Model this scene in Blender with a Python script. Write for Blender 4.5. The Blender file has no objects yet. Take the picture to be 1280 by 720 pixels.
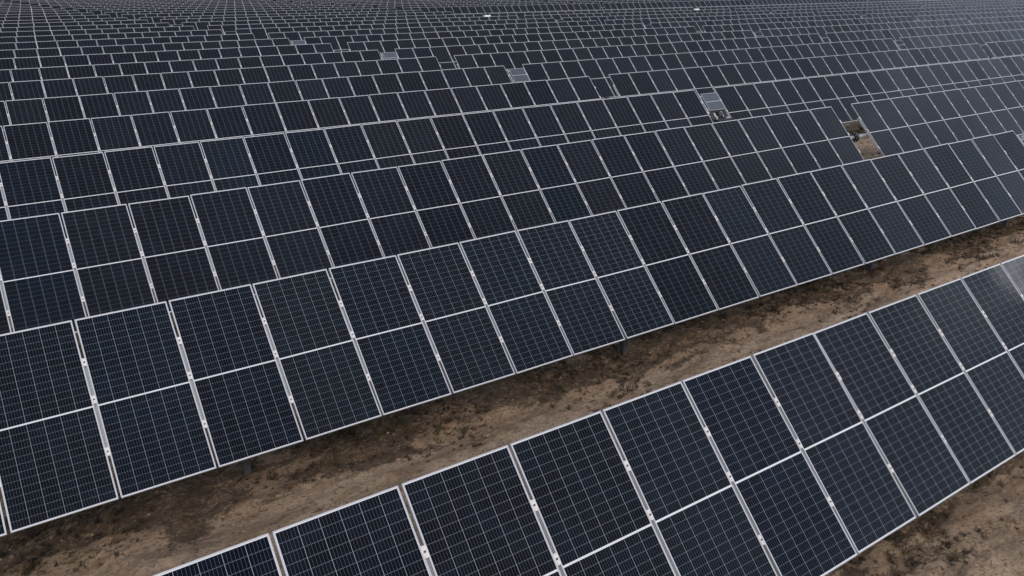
import bpy, bmesh, math, random
import numpy as np
from mathutils import Vector, Matrix
C = bpy.context.scene.collection
R = math.radians
random.seed(7)
rng = np.random.default_rng(7)

# ------------------------------------------------------------------ camera
scene = bpy.context.scene
cd = bpy.data.cameras.new('camera'); cam = bpy.data.objects.new('camera', cd); C.objects.link(cam)
cd.sensor_width = 36; cd.lens = 980.5/1280*36; cd.clip_start = .1; cd.clip_end = 9000
CAMZ = 6.8
cam.location = (0, 0, CAMZ)
yaw, pitch = R(33.640), R(21.720)
cam.rotation_euler = (math.pi/2 - pitch, 0, -yaw)
scene.camera = cam

# ------------------------------------------------------------------ world, sun, exposure
SUN_AZ, SUN_EL = R(200), R(40)          # azimuth clockwise from +Y
w = bpy.data.worlds.new('World'); scene.world = w; w.use_nodes = True
nt = w.node_tree; nt.nodes.clear()
def N(nt, t, **kw):
    n = nt.nodes.new(t)
    for k, v in kw.items():
        if k == 'inp':
            for kk, vv in v.items(): n.inputs[kk].default_value = vv
        else: setattr(n, k, v)
    return n
def M(nt, op, a, b=None, c=None, clamp=False):
    n = nt.nodes.new('ShaderNodeMath'); n.operation = op; n.use_clamp = clamp
    for i, v in enumerate((a, b, c)):
        if v is None: continue
        if isinstance(v, (int, float)): n.inputs[i].default_value = v
        else: nt.links.new(v, n.inputs[i])
    return n.outputs[0]
def ramp(nt, fac, stops, interp='LINEAR'):
    n = nt.nodes.new('ShaderNodeValToRGB'); n.color_ramp.interpolation = interp
    e = n.color_ramp.elements
    while len(e) < len(stops): e.new(.5)
    for i, (p, c) in enumerate(stops):
        e[i].position = p; e[i].color = (*c, 1) if isinstance(c, tuple) else (c, c, c, 1)
    nt.links.new(fac, n.inputs[0]); return n.outputs[0]
def mix(nt, fac, a, b, typ='MIX'):
    n = nt.nodes.new('ShaderNodeMix'); n.data_type = 'RGBA'; n.blend_type = typ
    for s, v in ((0, fac), (6, a), (7, b)):
        if isinstance(v, (int, float)): n.inputs[s].default_value = v
        elif isinstance(v, tuple): n.inputs[s].default_value = (*v, 1)
        else: nt.links.new(v, n.inputs[s])
    return n.outputs[2]
L = nt.links.new
sky = N(nt, 'ShaderNodeTexSky', sky_type='NISHITA', sun_disc=False, sun_elevation=SUN_EL, sun_rotation=SUN_AZ, dust_density=3.0, air_density=1.0)
tc = N(nt, 'ShaderNodeTexCoord')
mp = N(nt, 'ShaderNodeMapping', inp={'Scale': (1, 1, 2.2)}); L(tc.outputs['Generated'], mp.inputs[0])
nz = N(nt, 'ShaderNodeTexNoise', inp={'Scale': 2.6, 'Detail': 5, 'Roughness': .55, 'Distortion': .3}); L(mp.outputs[0], nz.inputs[0])
cl = ramp(nt, nz.outputs[0], [(.30, .72), (.5, .95), (.68, 1.18)])
bw = N(nt, 'ShaderNodeHueSaturation', inp={'Saturation': .55}); L(sky.outputs[0], bw.inputs['Color'])
grey = mix(nt, .55, bw.outputs[0], (3.25, 3.7, 4.55))      # cloud deck
col = mix(nt, 1.0, grey, cl, 'MULTIPLY')
# brighter cloud low on the right, with a thin ragged bright spot in it
def lobe(az, el, c0, c1):
    g = N(nt, 'ShaderNodeVectorMath', operation='DOT_PRODUCT'); L(tc.outputs['Generated'], g.inputs[0])
    g.inputs[1].default_value = (math.sin(R(az))*math.cos(R(el)), math.cos(R(az))*math.cos(R(el)), math.sin(R(el)))
    m = N(nt, 'ShaderNodeMapRange', interpolation_type='SMOOTHSTEP', inp={'From Min': math.cos(R(c0)), 'From Max': math.cos(R(c1))}); L(g.outputs['Value'], m.inputs[0]); return m.outputs[0]
nz2 = N(nt, 'ShaderNodeTexNoise', inp={'Scale': 11., 'Detail': 5, 'Roughness': .6}); L(tc.outputs['Generated'], nz2.inputs[0])
spot = M(nt, 'MULTIPLY', M(nt, 'ADD', lobe(107.3, 19.9, 3.2, .4), M(nt, 'MULTIPLY', lobe(112, 23.5, 3.5, .3), .08)), ramp(nt, nz2.outputs[0], [(.36, .1), (.6, 1.)]))
col = mix(nt, lobe(104, 37, 56, 4), col, mix(nt, 1.0, col, (2.2, 2.2, 2.25), 'MULTIPLY'))
col = mix(nt, lobe(175, 84, 30, 3), col, mix(nt, 1.0, col, (1.35, 1.4, 1.5), 'MULTIPLY'))
col = mix(nt, spot, col, (70., 71., 74.))
bg = N(nt, 'ShaderNodeBackground', inp={'Strength': .12}); L(col, bg.inputs[0])
wo = N(nt, 'ShaderNodeOutputWorld'); L(bg.outputs[0], wo.inputs[0])

sl = bpy.data.lights.new('sun', 'SUN'); sl.energy = 1.0; sl.angle = R(22); sl.color = (1, .90, .78)
so = bpy.data.objects.new('sun', sl); C.objects.link(so)
sd = Vector((math.sin(SUN_AZ)*math.cos(SUN_EL), math.cos(SUN_AZ)*math.cos(SUN_EL), math.sin(SUN_EL)))
so.rotation_euler = sd.to_track_quat('Z', 'Y').to_euler(); so.location = (0, 0, 60)
scene.view_settings.view_transform = 'Standard'; scene.view_settings.look = 'None'
scene.view_settings.exposure = 0.32; scene.view_settings.gamma = 1; scene.view_settings.use_curve_mapping = False

# ------------------------------------------------------------------ measured layout
P, H, TH = 1.165, 2.465, R(44.9)
D, YA = 5.5659, 4.5655
PW = 1.134                                   # module width
HUB = 1.72
TUBE_Z = [-5.097, -5.058, -5.02, -5.01, -4.985, -4.962, -4.925, -4.928, -4.88, -4.863, -4.835, -4.81, -4.78, -4.752, -4.71, -4.715, -4.625, -4.59, -4.545, -4.53]
X0 = [.082, .416, .803, 1.153, 1.54, 1.855, 2.27, 2.59, 3.02, 3.34, 3.74, 4.07, 4.42, 4.79, 5.20, 5.52, 5.91, 6.27, 6.66, 7.02]
K_MAX = 37
while len(TUBE_Z) < K_MAX+1:
    TUBE_Z.append(min(TUBE_Z[-1]+.028, -4.22)); X0.append(X0[-1]+.36)
def tube_z(k): return TUBE_Z[k] + CAMZ
def row_y(k): return YA + D*k
def ground_base(y):
    ks = np.arange(K_MAX+1)
    sm = np.convolve(np.pad(np.array(TUBE_Z), 2, 'edge'), np.ones(5)/5, 'valid')
    return np.interp(y, [row_y(k) for k in ks], sm) + CAMZ - HUB

# ------------------------------------------------------------------ materials
def new_mat(name):
    m = bpy.data.materials.new(name); m.use_nodes = True
    nt = m.node_tree; b = nt.nodes['Principled BSDF']; return m, nt, b
def simple(name, col, rough=.5, metal=0., var=.12, scale=9.):
    m, nt, b = new_mat(name)
    t = N(nt, 'ShaderNodeTexCoord'); z = N(nt, 'ShaderNodeTexNoise', inp={'Scale': scale, 'Detail': 6, 'Roughness': .65})
    nt.links.new(t.outputs['Object'], z.inputs[0])
    c = ramp(nt, z.outputs[0], [(.3, tuple(x*(1-var) for x in col)), (.7, tuple(x*(1+var) for x in col))])
    nt.links.new(c, b.inputs['Base Color'])
    rr = ramp(nt, z.outputs[0], [(.3, max(0, rough-.1)), (.7, min(1, rough+.1))]); nt.links.new(rr, b.inputs['Roughness'])
    b.inputs['Metallic'].default_value = metal
    return m
ALU = simple('anodised_aluminium', (.41, .41, .43), .45, .25, .08, 14)
GALV = simple('galvanised_steel', (.42, .43, .46), .5, .2, .22, 5)
STEEL = simple('weathered_post_steel', (.12, .12, .125), .6, .3, .3, 5)
BLACK = simple('black_polymer', (.015, .015, .017), .5, 0, .3, 12)
CLAMP = simple('zinc_clamp', (.60, .57, .55), .55, .25, .2, 40)
BOLT = simple('dark_bolt', (.07, .06, .06), .5, .5, .2, 30)
BOX = simple('light_grey_enclosure', (.45, .46, .47), .5, 0, .12, 8)
SKY_GLARE = simple('sky_glare_white', (.72, .73, .76), .5, 0, .05, 6)  # sky reflection on small panels, painted as plain white
RUST = simple('rusty_brown', (.12, .06, .035), .8, 0, .4, 20)

def panel_mat(name, small=False, fine=True):
    """silicon cells under glass: cell columns, half-cut cell rows, busbars, pale centre strip"""
    m, nt, b = new_mat(name); K = nt.links.new
    t = N(nt, 'ShaderNodeTexCoord'); sp = N(nt, 'ShaderNodeSeparateXYZ'); K(t.outputs['Object'], sp.inputs[0])
    oi = N(nt, 'ShaderNodeObjectInfo')
    X, Y = sp.outputs[0], sp.outputs[1]
    if small: half_w, half_h, nc, nr, mid = .415, .385, 8, 10, .012
    else:     half_w, half_h, nc, nr, mid = PW/2-.017, H/2-.022, 6, 13, .010
    u = M(nt, 'DIVIDE', M(nt, 'ADD', X, half_w), 2*half_w/nc)              # 0..nc
    ay = M(nt, 'ABSOLUTE', Y)
    v = M(nt, 'DIVIDE', M(nt, 'SUBTRACT', ay, mid), (half_h-mid)/nr)        # 0..nr in each half
    fu, fv = M(nt, 'FRACT', u), M(nt, 'FRACT', v)
    def near_edge(f, wdt):                                                 # 1 near integer lines
        d = M(nt, 'MINIMUM', f, M(nt, 'SUBTRACT', 1.0, f)); return M(nt, 'LESS_THAN', d, wdt)
    colw, roww = 2*half_w/nc, (half_h-mid)/nr
    def soft(f, wdt, peak):                                                # same line, seen as a soft rib
        d = M(nt, 'MINIMUM', f, M(nt, 'SUBTRACT', 1.0, f)); return M(nt, 'MULTIPLY', M(nt, 'SUBTRACT', 1.0, M(nt, 'DIVIDE', d, wdt), clamp=True), peak)
    if fine: gapu, gapv = near_edge(fu, .0021/colw), near_edge(fv, .0014/roww)
    else: gapu, gapv = soft(fu, .012/colw, .22), soft(fv, .007/roww, .24)
    bus = near_edge(M(nt, 'FRACT', M(nt, 'ADD', M(nt, 'MULTIPLY', fu, 6.0), 0.0)), .0008/(colw/6))
    inside = M(nt, 'MULTIPLY', M(nt, 'LESS_THAN', M(nt, 'ABSOLUTE', X), half_w), M(nt, 'LESS_THAN', ay, half_h))
    inside = M(nt, 'MULTIPLY', inside, M(nt, 'GREATER_THAN', ay, mid))
    # cells: small tone differences from cell to cell and panel to panel
    cv = N(nt, 'ShaderNodeCombineXYZ'); K(M(nt, 'FLOOR', u), cv.inputs[0])
    K(M(nt, 'ADD', M(nt, 'FLOOR', v), M(nt, 'MULTIPLY', M(nt, 'SIGN', Y), 40.0)), cv.inputs[1]); K(M(nt, 'MULTIPLY', oi.outputs['Random'], 97.0), cv.inputs[2])
    wn = N(nt, 'ShaderNodeTexWhiteNoise', noise_dimensions='3D'); K(cv.outputs[0], wn.inputs['Vector'])
    cellc = ramp(nt, oi.outputs['Random'], [(0., (.0016, .0026, .0068)), (.3, (.0014, .0024, .0056)), (.5, (.0014, .0020, .0040)), (.7, (.0010, .0036, .0084)), (.9, (.0020, .0026, .0042)), (1., (.0024, .0024, .0064))])
    cellc = mix(nt, 1.0, cellc, ramp(nt, wn.outputs['Value'], [(0, .65), (1, 1.35)]), 'MULTIPLY')
    # soft cloudy tint of the nitride layer
    zt = N(nt, 'ShaderNodeTexNoise', inp={'Scale': 2.3, 'Detail': 2}); K(t.outputs['Object'], zt.inputs[0])
    off = N(nt, 'ShaderNodeVectorMath', operation='ADD'); K(t.outputs['Object'], off.inputs[0]); K(cv.outputs[0], off.inputs[1]); 
    cellc = mix(nt, M(nt, 'MULTIPLY', ramp(nt, zt.outputs[0], [(.45, 0.), (.7, .6)]), 1.0), cellc, (.003, .0065, .014))
    c = mix(nt, M(nt, 'MULTIPLY', bus, .75) if fine else (.13 if small else .022), cellc, (.15, .18, .23))
    c = mix(nt, gapv, c, (.145, .165, .20))
    c = mix(nt, gapu, c, (.25, .275, .32))
    c = mix(nt, M(nt, 'SUBTRACT', 1.0, inside), c, (.62, .63, .65))
    # a thin film of dust, thicker on the lower edge
    dz = N(nt, 'ShaderNodeTexNoise', inp={'Scale': 5.0, 'Detail': 6, 'Roughness': .7}); 
    pv = N(nt, 'ShaderNodeNewGeometry'); K(pv.outputs['Position'], dz.inputs[0])
    dust = M(nt, 'MULTIPLY', ramp(nt, dz.outputs[0], [(.42, 0.), (.8, 1.)]), .008)
    dust = M(nt, 'ADD', dust, .0015)
    c = mix(nt, dust, c, (.33, .29, .24))
    K(c, b.inputs['Base Color'])
    K(ramp(nt, dz.outputs[0], [(.35, .04), (.75, .10)]), b.inputs['Roughness'])
    b.inputs['IOR'].default_value = 1.45
    r2 = M(nt, 'FRACT', M(nt, 'MULTIPLY', oi.outputs['Random'], 17.37))
    K(M(nt, 'ADD', M(nt, 'MULTIPLY', r2, .055), .055), b.inputs['Specular IOR Level'])
        # faint waviness of the glass
    bz = N(nt, 'ShaderNodeTexNoise', inp={'Scale': 1.7, 'Detail': 2}); K(pv.outputs['Position'], bz.inputs[0])
    bp = N(nt, 'ShaderNodeBump', inp={'Strength': .12, 'Distance': .02}); K(bz.outputs[0], bp.inputs['Height']); K(bp.outputs[0], b.inputs['Normal'])
    return m
CELLS = panel_mat('solar_cells_under_glass')
CELLS_FAR = panel_mat('solar_cells_far', fine=False)
CELLS_S = panel_mat('small_panel_cells', True, False)
_b = CELLS_S.node_tree.nodes['Principled BSDF']; _b.inputs['Specular IOR Level'].default_value = .9
for _l in list(_b.inputs['Specular IOR Level'].links): CELLS_S.node_tree.links.remove(_l)
BACK = simple('panel_backsheet', (.05, .05, .055), .5, 0, .1, 3)

def ground_mat():
    m, nt, b = new_mat('dry_soil'); K = nt.links.new
    g = N(nt, 'ShaderNodeNewGeometry'); sp = N(nt, 'ShaderNodeSeparateXYZ'); K(g.outputs['Position'], sp.inputs[0])
    def noise(scale, det=6, ro=.6, sc=(1, 1, 1), dist=0.):
        mp = N(nt, 'ShaderNodeMapping', inp={'Scale': sc}); K(g.outputs['Position'], mp.inputs[0])
        z = N(nt, 'ShaderNodeTexNoise', inp={'Scale': scale, 'Detail': det, 'Roughness': ro, 'Distortion': dist}); K(mp.outputs[0], z.inputs[0]); return z.outputs[0]
    # position across the aisle: 0 at a row of posts, 1 at the next
    rel = M(nt, 'FRACT', M(nt, 'DIVIDE', M(nt, 'ADD', M(nt, 'SUBTRACT', sp.outputs[1], YA), M(nt, 'MULTIPLY', M(nt, 'SUBTRACT', noise(.55, 4), .5), 1.3)), D))
    d = M(nt, 'ABSOLUTE', M(nt, 'SUBTRACT', rel, .5))       # .5 at rows, 0 mid-aisle
    band = ramp(nt, d, [(.30, 0.), (.44, 1.)])
    n1 = noise(1.5, 8, .68, (.42, 1, 1), .5); n2 = noise(4.2, 12, .76, (.6, 1, 1), .7); n3 = noise(22, 8, .75, (.8, 1, 1), .5); n4 = noise(90, 3, .6)
    sand = ramp(nt, n1, [(.3, (.46, .30, .19)), (.5, (.64, .45, .30)), (.72, (.76, .56, .40))])
    sand = mix(nt, ramp(nt, n2, [(.38, .75), (.56, 0.)]), sand, (.30, .195, .125))
    veg = ramp(nt, n2, [(.36, (.042, .026, .016)), (.46, (.16, .100, .062)), (.56, (.48, .33, .215))])
    vm = M(nt, 'ADD', M(nt, 'MULTIPLY', band, .22), n1)
    vf = ramp(nt, vm, [(.60, 0.), (.67, 1.)])
    c = mix(nt, M(nt, 'MULTIPLY', vf, .92), sand, veg)
    st = noise(3.0, 7, .7, (.12, 1, 1), .3)
    c = mix(nt, ramp(nt, st, [(.40, .5), (.50, 0.)]), c, (.15, .095, .060))
    c = mix(nt, M(nt, 'MULTIPLY', ramp(nt, st, [(.55, 0.), (.66, .55)]), M(nt, 'SUBTRACT', 1.0, vf)), c, (.78, .58, .42))
    spk = ramp(nt, M(nt, 'ADD', n3, M(nt, 'MULTIPLY', vf, .10)), [(.53, 0.), (.60, 1.)])
    c = mix(nt, M(nt, 'MULTIPLY', spk, .7), c, (.04, .028, .018))
    c = mix(nt, ramp(nt, n4, [(.3, .0), (.75, .28)]), c, (.42, .33, .25))
    green = M(nt, 'MULTIPLY', ramp(nt, noise(2.1, 5), [(.6, 0.), (.72, .3)]), ramp(nt, n3, [(.4, 0.), (.6, 1.)]))
    c = mix(nt, green, c, (.10, .095, .045))
    K(c, b.inputs['Base Color']); b.inputs['Roughness'].default_value = 1.05; b.inputs['Specular IOR Level'].default_value = .15
    hgt = M(nt, 'ADD', M(nt, 'MULTIPLY', n2, 1.0), M(nt, 'MULTIPLY', n3, .36)); hgt = M(nt, 'ADD', hgt, M(nt, 'MULTIPLY', n4, .12))
    bp = N(nt, 'ShaderNodeBump', inp={'Strength': 1.0, 'Distance': .20}); K(hgt, bp.inputs['Height']); K(bp.outputs[0], b.inputs['Normal'])
    return m
SOIL = ground_mat()

# ------------------------------------------------------------------ terrain
def value_noise(x, y, seed):
    xi, yi = np.floor(x).astype(np.int64), np.floor(y).astype(np.int64)
    fx, fy = x-xi, y-yi; fx = fx*fx*(3-2*fx); fy = fy*fy*(3-2*fy)
    def h(a, b):
        n = (a*374761393 + b*668265263 + seed*974711) & 0x7fffffff
        n = ((n ^ (n >> 13))*1274126177) & 0x7fffffff
        return ((n ^ (n >> 16)) & 0xffff)/65535.
    return (h(xi, yi)*(1-fx)+h(xi+1, yi)*fx)*(1-fy)+(h(xi, yi+1)*(1-fx)+h(xi+1, yi+1)*fx)*fy
def fbm(x, y, octs, seed, gain=.5):
    s, a, t = 0., 1., 0.
    for o in range(octs):
        s = s+a*value_noise(x*2**o+o*17.3, y*2**o-o*9.1, seed+o); t += a; a *= gain
    return s/t-.5
def ground_z(x, y):
    z = ground_base(y)
    near = np.exp(-np.maximum(0, np.hypot(x-8, y-8)-30)/25.)
    z = z + near*(.16*fbm(x*.55, y*.8, 3, 3) + .27*fbm(x*1.6, y*2.4, 5, 21, .68))
    z = z + near*(.085*fbm(x*.35+y*.1, y*4.5, 4, 61, .6) + .07*fbm(x*5.5, y*6.5, 3, 88, .6))   # furrows along the row, clods
    rel = ((y-YA)/D) % 1.0
    for c in (.66, .84):                       # wheel ruts of the service vehicle
        z = z - near*.05*np.exp(-((rel-c+.03*fbm(x*.3, x*0, 2, 9))/.035)**2)*(.6+fbm(x*2.2, y*.3, 2, 5))
    return z
def axis(fine0, fine1, step, lo, hi, grow=1.18):
    a = list(np.arange(fine0, fine1, step)); s = step
    while a[-1] < hi: s *= grow; a.append(min(hi, a[-1]+s))
    s = step; b = []; c = fine0
    while c > lo: s *= grow; c = max(lo, c-s); b.append(c)
    return np.array(b[::-1]+a)
xs = axis(-3., 27., .055, -4000, 5000); ys = axis(1.6, 12.3, .05, -3000, 6000)
gx, gy = np.meshgrid(xs, ys); gz = ground_z(gx, gy)
nx, ny = len(xs), len(ys)
idx = np.arange(nx*ny).reshape(ny, nx)
faces = np.stack([idx[:-1, :-1], idx[:-1, 1:], idx[1:, 1:], idx[1:, :-1]], -1).reshape(-1, 4)
def np_mesh(name, verts, faces, mats, smooth=False, midx=None):
    me = bpy.data.meshes.new(name); n = faces.shape[1]
    me.vertices.add(len(verts)); me.vertices.foreach_set('co', np.asarray(verts, dtype=np.float32).ravel())
    me.loops.add(faces.size); me.loops.foreach_set('vertex_index', faces.ravel().astype(np.int32))
    me.polygons.add(len(faces)); me.polygons.foreach_set('loop_start', np.arange(0, faces.size, n, dtype=np.int32)); me.polygons.foreach_set('loop_total', np.full(len(faces), n, dtype=np.int32))
    if smooth: me.polygons.foreach_set('use_smooth', np.ones(len(faces), dtype=bool))
    if midx is not None: me.polygons.foreach_set('material_index', np.asarray(midx, dtype=np.int32))
    for m in mats: me.materials.append(m)
    me.update(); me.validate(); return me
g = bpy.data.objects.new('ground', np_mesh('ground', np.stack([gx, gy, gz], -1).reshape(-1, 3), faces, [SOIL], True)); C.objects.link(g); g['kind'] = 'structure'

# ------------------------------------------------------------------ mesh builder
class MB:
    def __init__(s): s.bm = bmesh.new(); s.mats = []
    def mi(s, m):
        if m not in s.mats: s.mats.append(m)
        return s.mats.index(m)
    def box(s, x0, x1, y0, y1, z0, z1, m, bev=0.):
        r = bmesh.ops.create_cube(s.bm, size=1.); v = r['verts']
        for a in v: a.co = Vector(((x0+x1)/2+a.co.x*(x1-x0), (y0+y1)/2+a.co.y*(y1-y0), (z0+z1)/2+a.co.z*(z1-z0)))
        fs = {f for a in v for f in a.link_faces}; i = s.mi(m)
        for f in fs: f.material_index = i
        if bev:
            es = list({e for a in v for e in a.link_edges})
            q = bmesh.ops.bevel(s.bm, geom=es, offset=bev, segments=2, affect='EDGES', profile=.5)
            for f in q['faces']: f.material_index = i
        return s
    def cyl(s, p0, p1, r, m, seg=20, r2=None):
        p0, p1 = Vector(p0), Vector(p1); d = p1-p0
        q = bmesh.ops.create_cone(s.bm, cap_ends=True, segments=seg, radius1=r, radius2=r if r2 is None else r2, depth=d.length)
        mt = Matrix.Translation((p0+p1)/2) @ d.to_track_quat('Z', 'Y').to_matrix().to_4x4(); i = s.mi(m)
        bmesh.ops.transform(s.bm, matrix=mt, verts=q['verts'])
        for f in {f for a in q['verts'] for f in a.link_faces}: f.material_index = i; f.smooth = len(f.verts) == 4
        return s
    def mesh(s, name):
        me = bpy.data.meshes.new(name); s.bm.to_mesh(me); s.bm.free()
        for m in s.mats: me.materials.append(m)
        return me
def put(name, me, parent, loc=(0, 0, 0), rot=(0, 0, 0)):
    o = bpy.data.objects.new(name, me); C.objects.link(o); o.parent = parent; o.location = loc; o.rotation_euler = rot; return o

# shared part meshes.  Panel frame of reference: X along the row, Y up the slope, Z out of the glass
LIP = .011
def glass_into(b, m=None): b.box(-PW/2+.002, PW/2-.002, -H/2+.002, H/2-.002, -.008, -.0015, m or CELLS); return b
def frame_into(b, deep=True):
    z0 = -.035 if deep else -.03
    b.box(-PW/2, PW/2, H/2-LIP, H/2, z0, .001, ALU, .0015 if deep else 0); b.box(-PW/2, PW/2, -H/2, -H/2+LIP, z0, .001, ALU, .0015 if deep else 0)
    b.box(-PW/2, -PW/2+LIP, -H/2+LIP, H/2-LIP, z0, .001, ALU); b.box(PW/2-LIP, PW/2, -H/2+LIP, H/2-LIP, z0, .001, ALU); return b
ME_GLASS = glass_into(MB()).mesh('solar_panel_glass')
ME_FRAME = frame_into(MB()).mesh('panel_frame')
ME_GLASS_MID = glass_into(MB(), CELLS_FAR).mesh('solar_panel_glass_mid')
ME_PANEL_FAR = frame_into(glass_into(MB(), CELLS_FAR), False).mesh('solar_panel_small_in_view')
b = MB()                                        # three junction boxes on the back
for x in (-.42, 0, .42): b.box(x-.03, x+.03, -.02, .02, -.026, -.008, BLACK, .003)
ME_JB = b.mesh('junction_box')
# rail in the seam between two modules: a hat channel carried on the tube
def rail(b):
    b.box(-.030, .030, -.67, .67, -.050, -.037, GALV); b.box(-.030, -.026, -.67, .67, -.075, -.050, GALV); b.box(.026, .030, -.67, .67, -.075, -.050, GALV)
    b.box(-.0115, -.0065, -.60, .60, -.037, -.012, ALU); b.box(.0065, .0115, -.60, .60, -.037, -.012, ALU); return b
def clamp_into(b, s):
    b.box(-.028, .028, s-.055, s+.055, .0022, .0062, CLAMP, .001); b.box(-.010, .010, s-.040, s+.040, -.037, .0022, CLAMP)
    b.cyl((0, s, .0062), (0, s, .0125), .011, BOLT, 8); return b
ME_RAIL = rail(MB()).mesh('module_rail')
ME_CLAMP = clamp_into(MB(), 0).mesh('module_clamp')
b = rail(MB())
for s_ in (.612, .088, -.618): clamp_into(b, s_)
ME_RAIL_FAR = b.mesh('module_rail_with_clamps')
TUBE_R, TUBE_OFF = .068, -.148
def post_mesh(h):
    b = MB(); d, wd, t = .075, .05, .008        # H section
    b.box(-wd, wd, -d, -d+t, -.6, h-.16, STEEL); b.box(-wd, wd, d-t, d, -.6, h-.16, STEEL); b.box(-t/2, t/2, -d+t, d-t, -.6, h-.16, STEEL)
    return b.mesh('post')
def bearing_mesh():
    b = MB()
    b.cyl((-.035, 0, 0), (.035, 0, 0), .115, BLACK, 24); b.box(-.045, .045, -.11, .11, -.17, -.105, STEEL, .004)
    b.box(-.04, .04, -.14, -.112, -.15, .03, STEEL); b.box(-.04, .04, .112, .14, -.15, .03, STEEL); return b.mesh('bearing')
ME_BEAR = bearing_mesh()
TUBE_CACHE = {}
def tube_mesh(l0, l1):
    k = (round(l0, 2), round(l1, 2))
    if k not in TUBE_CACHE: TUBE_CACHE[k] = MB().cyl((l0, 0, 0), (l1, 0, 0), TUBE_R, GALV, 20).mesh('torque_tube')
    return TUBE_CACHE[k]
ORD = ['first', 'second', 'third', 'fourth', 'fifth', 'sixth', 'seventh', 'eighth', 'ninth', 'tenth', 'eleventh', 'twelfth', 'thirteenth', 'fourteenth', 'fifteenth', 'sixteenth', 'seventeenth', 'eighteenth', 'nineteenth',
       'twentieth', 'twenty-first', 'twenty-second', 'twenty-third', 'twenty-fourth', 'twenty-fifth', 'twenty-sixth', 'twenty-seventh', 'twenty-eighth', 'twenty-ninth', 'thirtieth', 'thirty-first', 'thirty-second', 'thirty-third', 'thirty-fourth', 'thirty-fifth', 'thirty-sixth', 'thirty-seventh', 'thirty-eighth']
WHERE = ['left of the first line of gaps', 'between the first and second lines of gaps', 'between the second and third lines of gaps', 'between the third and fourth lines of gaps', 'between the fourth and fifth lines of gaps', 'between the fifth and sixth lines of gaps', 'between the sixth and seventh lines of gaps', 'between the seventh and eighth lines of gaps', 'beyond the eighth line of gaps', 'far beyond the ninth line of gaps']
# visibility test against the photograph's frame
f_ = Vector((math.sin(yaw)*math.cos(pitch), math.cos(yaw)*math.cos(pitch), -math.sin(pitch))); r_ = Vector((math.cos(yaw), -math.sin(yaw), 0)); u_ = r_.cross(f_)
def proj(x, y, z):
    v = Vector((x, y, z-CAMZ)); d = v.dot(f_)
    if d < .3: return None
    return 640+980.5*v.dot(r_)/d, 360-980.5*v.dot(u_)/d
def in_view(x, k, mx=70, my=9):
    for s in (-.8, .9):
        p = proj(x, row_y(k)+s, tube_z(k)+s)
        if p and -mx < p[0] < 1280+mx and -my < p[1] < 720+250: return True
    return False

AX = Matrix.Rotation(TH, 4, 'X')
def tracker(k, j, x_start, n, tube_to):
    """one tracker table: torque tube on posts carrying n portrait modules; x_start = first seam"""
    y = row_y(k); gzv = float(ground_z(np.array([x_start+P*n/2]), np.array([y]))[0]); hub = tube_z(k)
    e = bpy.data.objects.new('solar_tracker', None); C.objects.link(e); e.location = (x_start, y, gzv)
    e['category'] = 'solar panels'; e['group'] = 'rows of solar panels across the field'
    name = ORD[k]
    look = {0: 'nearest row of dark solar panels, cut off by the bottom edge', 1: 'long dark solar panel row behind the bare strip of soil, second from the front'}
    e['label'] = look[k] if j == 0 and k in look else f'dark panel row, {name} from the front, {WHERE[min(j, len(WHERE)-1)]}'
    if k == 16 and j == 2: e['label'] = 'tall fully shown panel row behind the wide service gap, far back'
    zc = hub-gzv
    near = k <= 4 and j <= 1
    up = Vector((0, math.cos(TH), math.sin(TH))); nrm = Vector((0, -math.sin(TH), math.cos(TH)))
    org = Vector((0, 0, zc))
    for i in range(n):
        if not in_view(x_start+(i+.5)*P, k): continue
        jit = (TH+R(random.gauss(0, .28)), R(random.gauss(0, .22)), 0)
        c = org+Vector(((i+.5)*P, 0, 0))
        if k <= 6:
            p = put('solar_panel', ME_GLASS if k == 0 or (k == 1 and c.x+x_start < 9.2) else ME_GLASS_MID, e, c, jit); put('panel_frame', ME_FRAME, p)
        else:
            put('solar_panel', ME_PANEL_FAR, e, c, jit)
    for i in range(n+1):
        if k > 12 or not in_view(x_start+i*P, k): continue
        r = put('module_rail', ME_RAIL if near else ME_RAIL_FAR, e, org+Vector((i*P, 0, 0)), (TH, 0, 0))
        if near:
            for s_ in (.612, .088, -.618): put('module_clamp', ME_CLAMP, r, (0, s_, 0))
    tc_ = org+nrm*TUBE_OFF
    put('torque_tube', tube_mesh(-.25 if j else -.1, n*P+tube_to), e, tc_)
    for off in ((.95, 7.48, 15.48, 22.75, 30.4) if j == 0 else (1.6, 9.0, 16.4, 24.0, 29.4)):
        xx = n*P-off
        if xx < 0 or not in_view(x_start+xx, k, 120): continue
        po = put('post', post_mesh(tc_.z), e, (xx, tc_.y, 0)); put('bearing', ME_BEAR, po, (0, 0, tc_.z))
    return e

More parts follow.
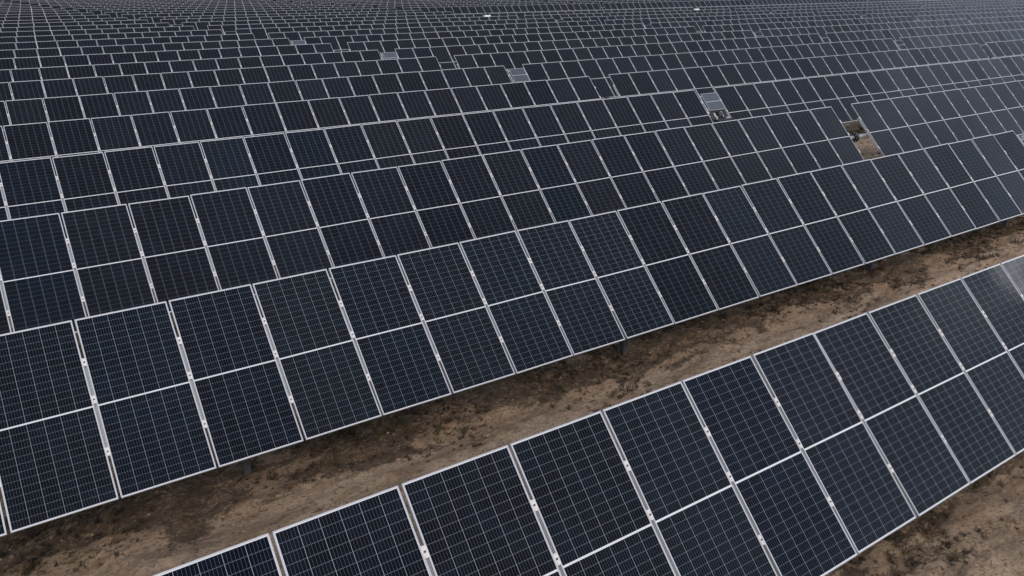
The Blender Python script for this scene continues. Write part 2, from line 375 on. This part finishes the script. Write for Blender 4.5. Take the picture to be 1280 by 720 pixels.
def gap_hardware(k, j, xa, xb):
    """what stands in the gap between two tables"""
    y = row_y(k); hub = tube_z(k); gzv = float(ground_z(np.array([(xa+xb)/2]), np.array([y]))[0])
    nrm = Vector((0, -math.sin(TH), math.cos(TH)))
    if k % 2 == 0:                              # black slew ring on the tube
        e = bpy.data.objects.new('slew_ring', None); C.objects.link(e); e.location = ((xa+xb)/2-.12, y, gzv)
        e['category'] = 'tube bearing'; e['group'] = 'black ring bearings in the gaps'
        e['label'] = f'black ring bearing on grey tube, {ORD[k]} row, {ORD[j]} line of gaps'
        o = Vector((0, 0, hub-gzv))+nrm*TUBE_OFF
        b = MB().cyl((-.06, 0, 0), (.06, 0, 0), .155, BLACK, 32).cyl((-.085, 0, 0), (-.06, 0, 0), .11, BLACK, 24).cyl((.06, 0, 0), (.1, 0, 0), .105, GALV, 24)
        for a in range(8):
            t = a*math.pi/4; b.cyl((-.072, .128*math.cos(t), .128*math.sin(t)), (-.06, .128*math.cos(t), .128*math.sin(t)), .012, GALV, 8)
        put('ring', b.mesh('ring'), e, o)
    else:                                       # small panel with the drive and its controller
        e = bpy.data.objects.new('control_panel', None); C.objects.link(e); e.location = (xa+.62, y, gzv)
        e['category'] = 'small panel'; e['group'] = 'small control panels in the gaps'
        e['label'] = f'small two-part grey solar panel in the {ORD[k]} row, {ORD[j]} line of gaps'
        o = Vector((0, 0, hub-gzv)); w2, s0, s1 = .43, -.40, .40
        M2 = SKY_GLARE if k == 13 and j in (1, 2) else (CELLS_S if k < 11 and j < 1 else CELLS_FAR)  # white here stands for bright sky mirrored in the glass
        if k == 13 and j in (1, 2): e['label'] = f'small panel with painted-on sky glare in the {ORD[k]} row, {ORD[j]} line of gaps'
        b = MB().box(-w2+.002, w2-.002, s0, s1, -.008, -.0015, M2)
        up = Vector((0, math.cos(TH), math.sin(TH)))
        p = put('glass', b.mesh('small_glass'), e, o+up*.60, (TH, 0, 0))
        b = MB()
        b.box(-w2, w2, s1-.014, s1, -.03, .001, ALU); b.box(-w2, w2, s0, s0+.014, -.03, .001, ALU); b.box(-w2, -w2+.014, s0+.014, s1-.014, -.03, .001, ALU); b.box(w2-.014, w2, s0+.014, s1-.014, -.03, .001, ALU)
        b.box(-w2+.014, w2-.014, -.014, .012, -.03, .0012, ALU)
        put('panel_frame', b.mesh('small_frame'), p)
        b = MB().box(-w2-.10, -w2-.06, -.50, .45, -.06, -.032, GALV).box(-w2-.06, w2, .28, .32, -.06, -.032, GALV).box(-w2-.06, w2, -.32, -.28, -.06, -.032, GALV).box(w2+.02, w2+.05, -.50, .33, -.06, -.034, GALV)
        put('support_bracket', b.mesh('support_bracket'), e, o+up*.60, (TH, 0, 0))
        q = o+nrm*TUBE_OFF
        b = MB().cyl((-.10, 0, 0), (.10, 0, 0), .17, BLACK, 28).cyl((-.13, 0, 0), (.13, 0, 0), .10, BLACK, 20).box(-.42, .42, -.46, .10, -.34, -.06, BLACK, .02).cyl((0, -.22, -.08), (0, -.22, -.38), .055, BLACK, 16)  # drive, with its black box enlarged to darken the gap
        put('slew_drive', b.mesh('slew_drive'), e, q)
        b = MB().box(-.48, .44, -1.0, -.38, -.17, -.07, BLACK, .015).box(-.28, -.20, -.78, -.50, -.07, -.045, BOX, .008).box(.12, .19, -.70, -.46, -.07, -.04, BOX, .008)  # black box added to darken the gap, two grey fittings on it
        put('gap_darkening_box', b.mesh('gap_darkening_box'), e, o+up*.60, (TH, 0, 0))
        b = MB().box(.20, .36, -.30, -.22, -.30, -.02, BOX, .008); b.box(-.34, -.26, -.26, -.20, -.26, .04, BOX, .008)
        put('control_box', b.mesh('control_box'), e, q)
        put('post', post_mesh(q.z), e, (0, q.y, 0))

GAP1, GAP2 = 1.07, .95
for k in range(K_MAX+1):
    xe = X0[k]+(22-k)*P                          # end of the first table
    spans = [(xe-27*P, xe)]
    s = xe+(GAP1+(.03 if k % 2 == 0 else 0))
    j = 1
    while s < 330:
        spans.append((s, s+27*P)); s += 27*P+GAP2; j += 1
    for j, (a, c) in enumerate(spans):
        if k in (14, 15) and j >= 2: continue    # the service track runs here
        if not any(in_view(a+(i+.5)*P, k) for i in range(27)): continue
        nxt = spans[j+1][0] if j+1 < len(spans) else c
        gap_seen = in_view((c+nxt)/2, k)
        tracker(k, j, a, 27, ((nxt-c) if k % 2 == 0 else .25) if gap_seen else .1)
        if gap_seen and k <= 15 and j <= 3 and not (k in (14, 15) and j >= 1): gap_hardware(k, j, c, nxt)

# ------------------------------------------------------------------ dead scrub and clods on the soil strips
def scrub(n_tufts, n_far=900):
    V, F, MI = [], [], []
    cx = rng.uniform(-2.5, 27, n_tufts*8); cy = rng.uniform(1.8, 12.2, n_tufts*8)
    rel = ((cy-YA)/D) % 1; dd = np.minimum(rel, 1-rel)
    dens = (.10+.9*np.exp(-(dd/.17)**2))*np.clip(.5+4.2*fbm(cx*.8, cy*.9, 3, 77), 0, 1)
    ok = rng.random(len(cx)) < dens; cx, cy = np.append(cx[ok][:n_tufts], rng.uniform(28, 38, n_far)), np.append(cy[ok][:n_tufts], rng.uniform(16.5, 24, n_far)); cz = ground_z(cx, cy)
    for x, y, z in zip(cx.tolist(), cy.tolist(), cz.tolist()):
        size = rng.uniform(.022, .075)*(1+1.4*(rng.random() < .06)); kind = int(rng.random() < .4)+2*int(rng.random() < .10)
        for _ in range(int(14+size*160)):
            a, t = rng.uniform(0, 2*math.pi), rng.uniform(.15, 1.35)
            rr = rng.uniform(0, size*.7); px, py = x+rr*math.cos(a*3.1), y+rr*math.sin(a*3.1)
            ln = size*rng.uniform(.4, 1.1); wd = rng.uniform(.0018, .0045)
            dx, dy, dz = math.sin(t)*math.cos(a)*ln, math.sin(t)*math.sin(a)*ln, math.cos(t)*ln
            qx, qy = -math.sin(a)*wd, math.cos(a)*wd; i = len(V)
            V += [(px-qx, py-qy, z-.01), (px+qx, py+qy, z-.01), (px+dx*.6+qx, py+dy*.6+qy, z+dz*.75), (px+dx-qx, py+dy-qy, z+dz)]
            F.append((i, i+1, i+2, i+3)); MI.append(min(kind, 2))
    mats = [simple('dead_scrub_dark', (.045, .030, .018), .9, 0, .4, 3), simple('dead_scrub_straw', (.13, .09, .05), .9, 0, .4, 3), simple('scrub_olive', (.06, .062, .025), .9, 0, .3, 3)]
    o = bpy.data.objects.new('dry_scrub', np_mesh('dry_scrub', np.array(V), np.array(F), mats, False, MI)); C.objects.link(o)
    o['kind'] = 'stuff'; o['label'] = 'dry brown scrub and weeds scattered over the soil'; o['category'] = 'scrub'
scrub(5200)
def clods(n):
    V, F = [], []
    base = bmesh.new(); bmesh.ops.create_icosphere(base, subdivisions=1, radius=1.)
    bv = np.array([v.co[:] for v in base.verts]); bf = np.array([[v.index for v in f.verts] for f in base.faces]); base.free()
    cx = rng.uniform(-2.5, 27, n); cy = rng.uniform(1.8, 12.2, n); cz = ground_z(cx, cy)
    for x, y, z in zip(cx.tolist(), cy.tolist(), cz.tolist()):
        s = .008+.03*rng.random()**3
        v = bv*(1+rng.normal(0, .16, (len(bv), 1)))*s*np.array([rng.uniform(.8, 1.4), rng.uniform(.8, 1.4), .65])+np.array([x, y, z+s*.2])
        F.append(bf+len(V)*len(bv)); V.append(v)
    o = bpy.data.objects.new('soil_clods', np_mesh('soil_clods', np.concatenate(V), np.concatenate(F), [simple('clod', (.24, .165, .11), .95, 0, .35, 6)])); C.objects.link(o)
    o['kind'] = 'stuff'; o['label'] = 'small clods and pebbles strewn over the soil'; o['category'] = 'clods'
clods(2600)
print('objects', len(bpy.data.objects))
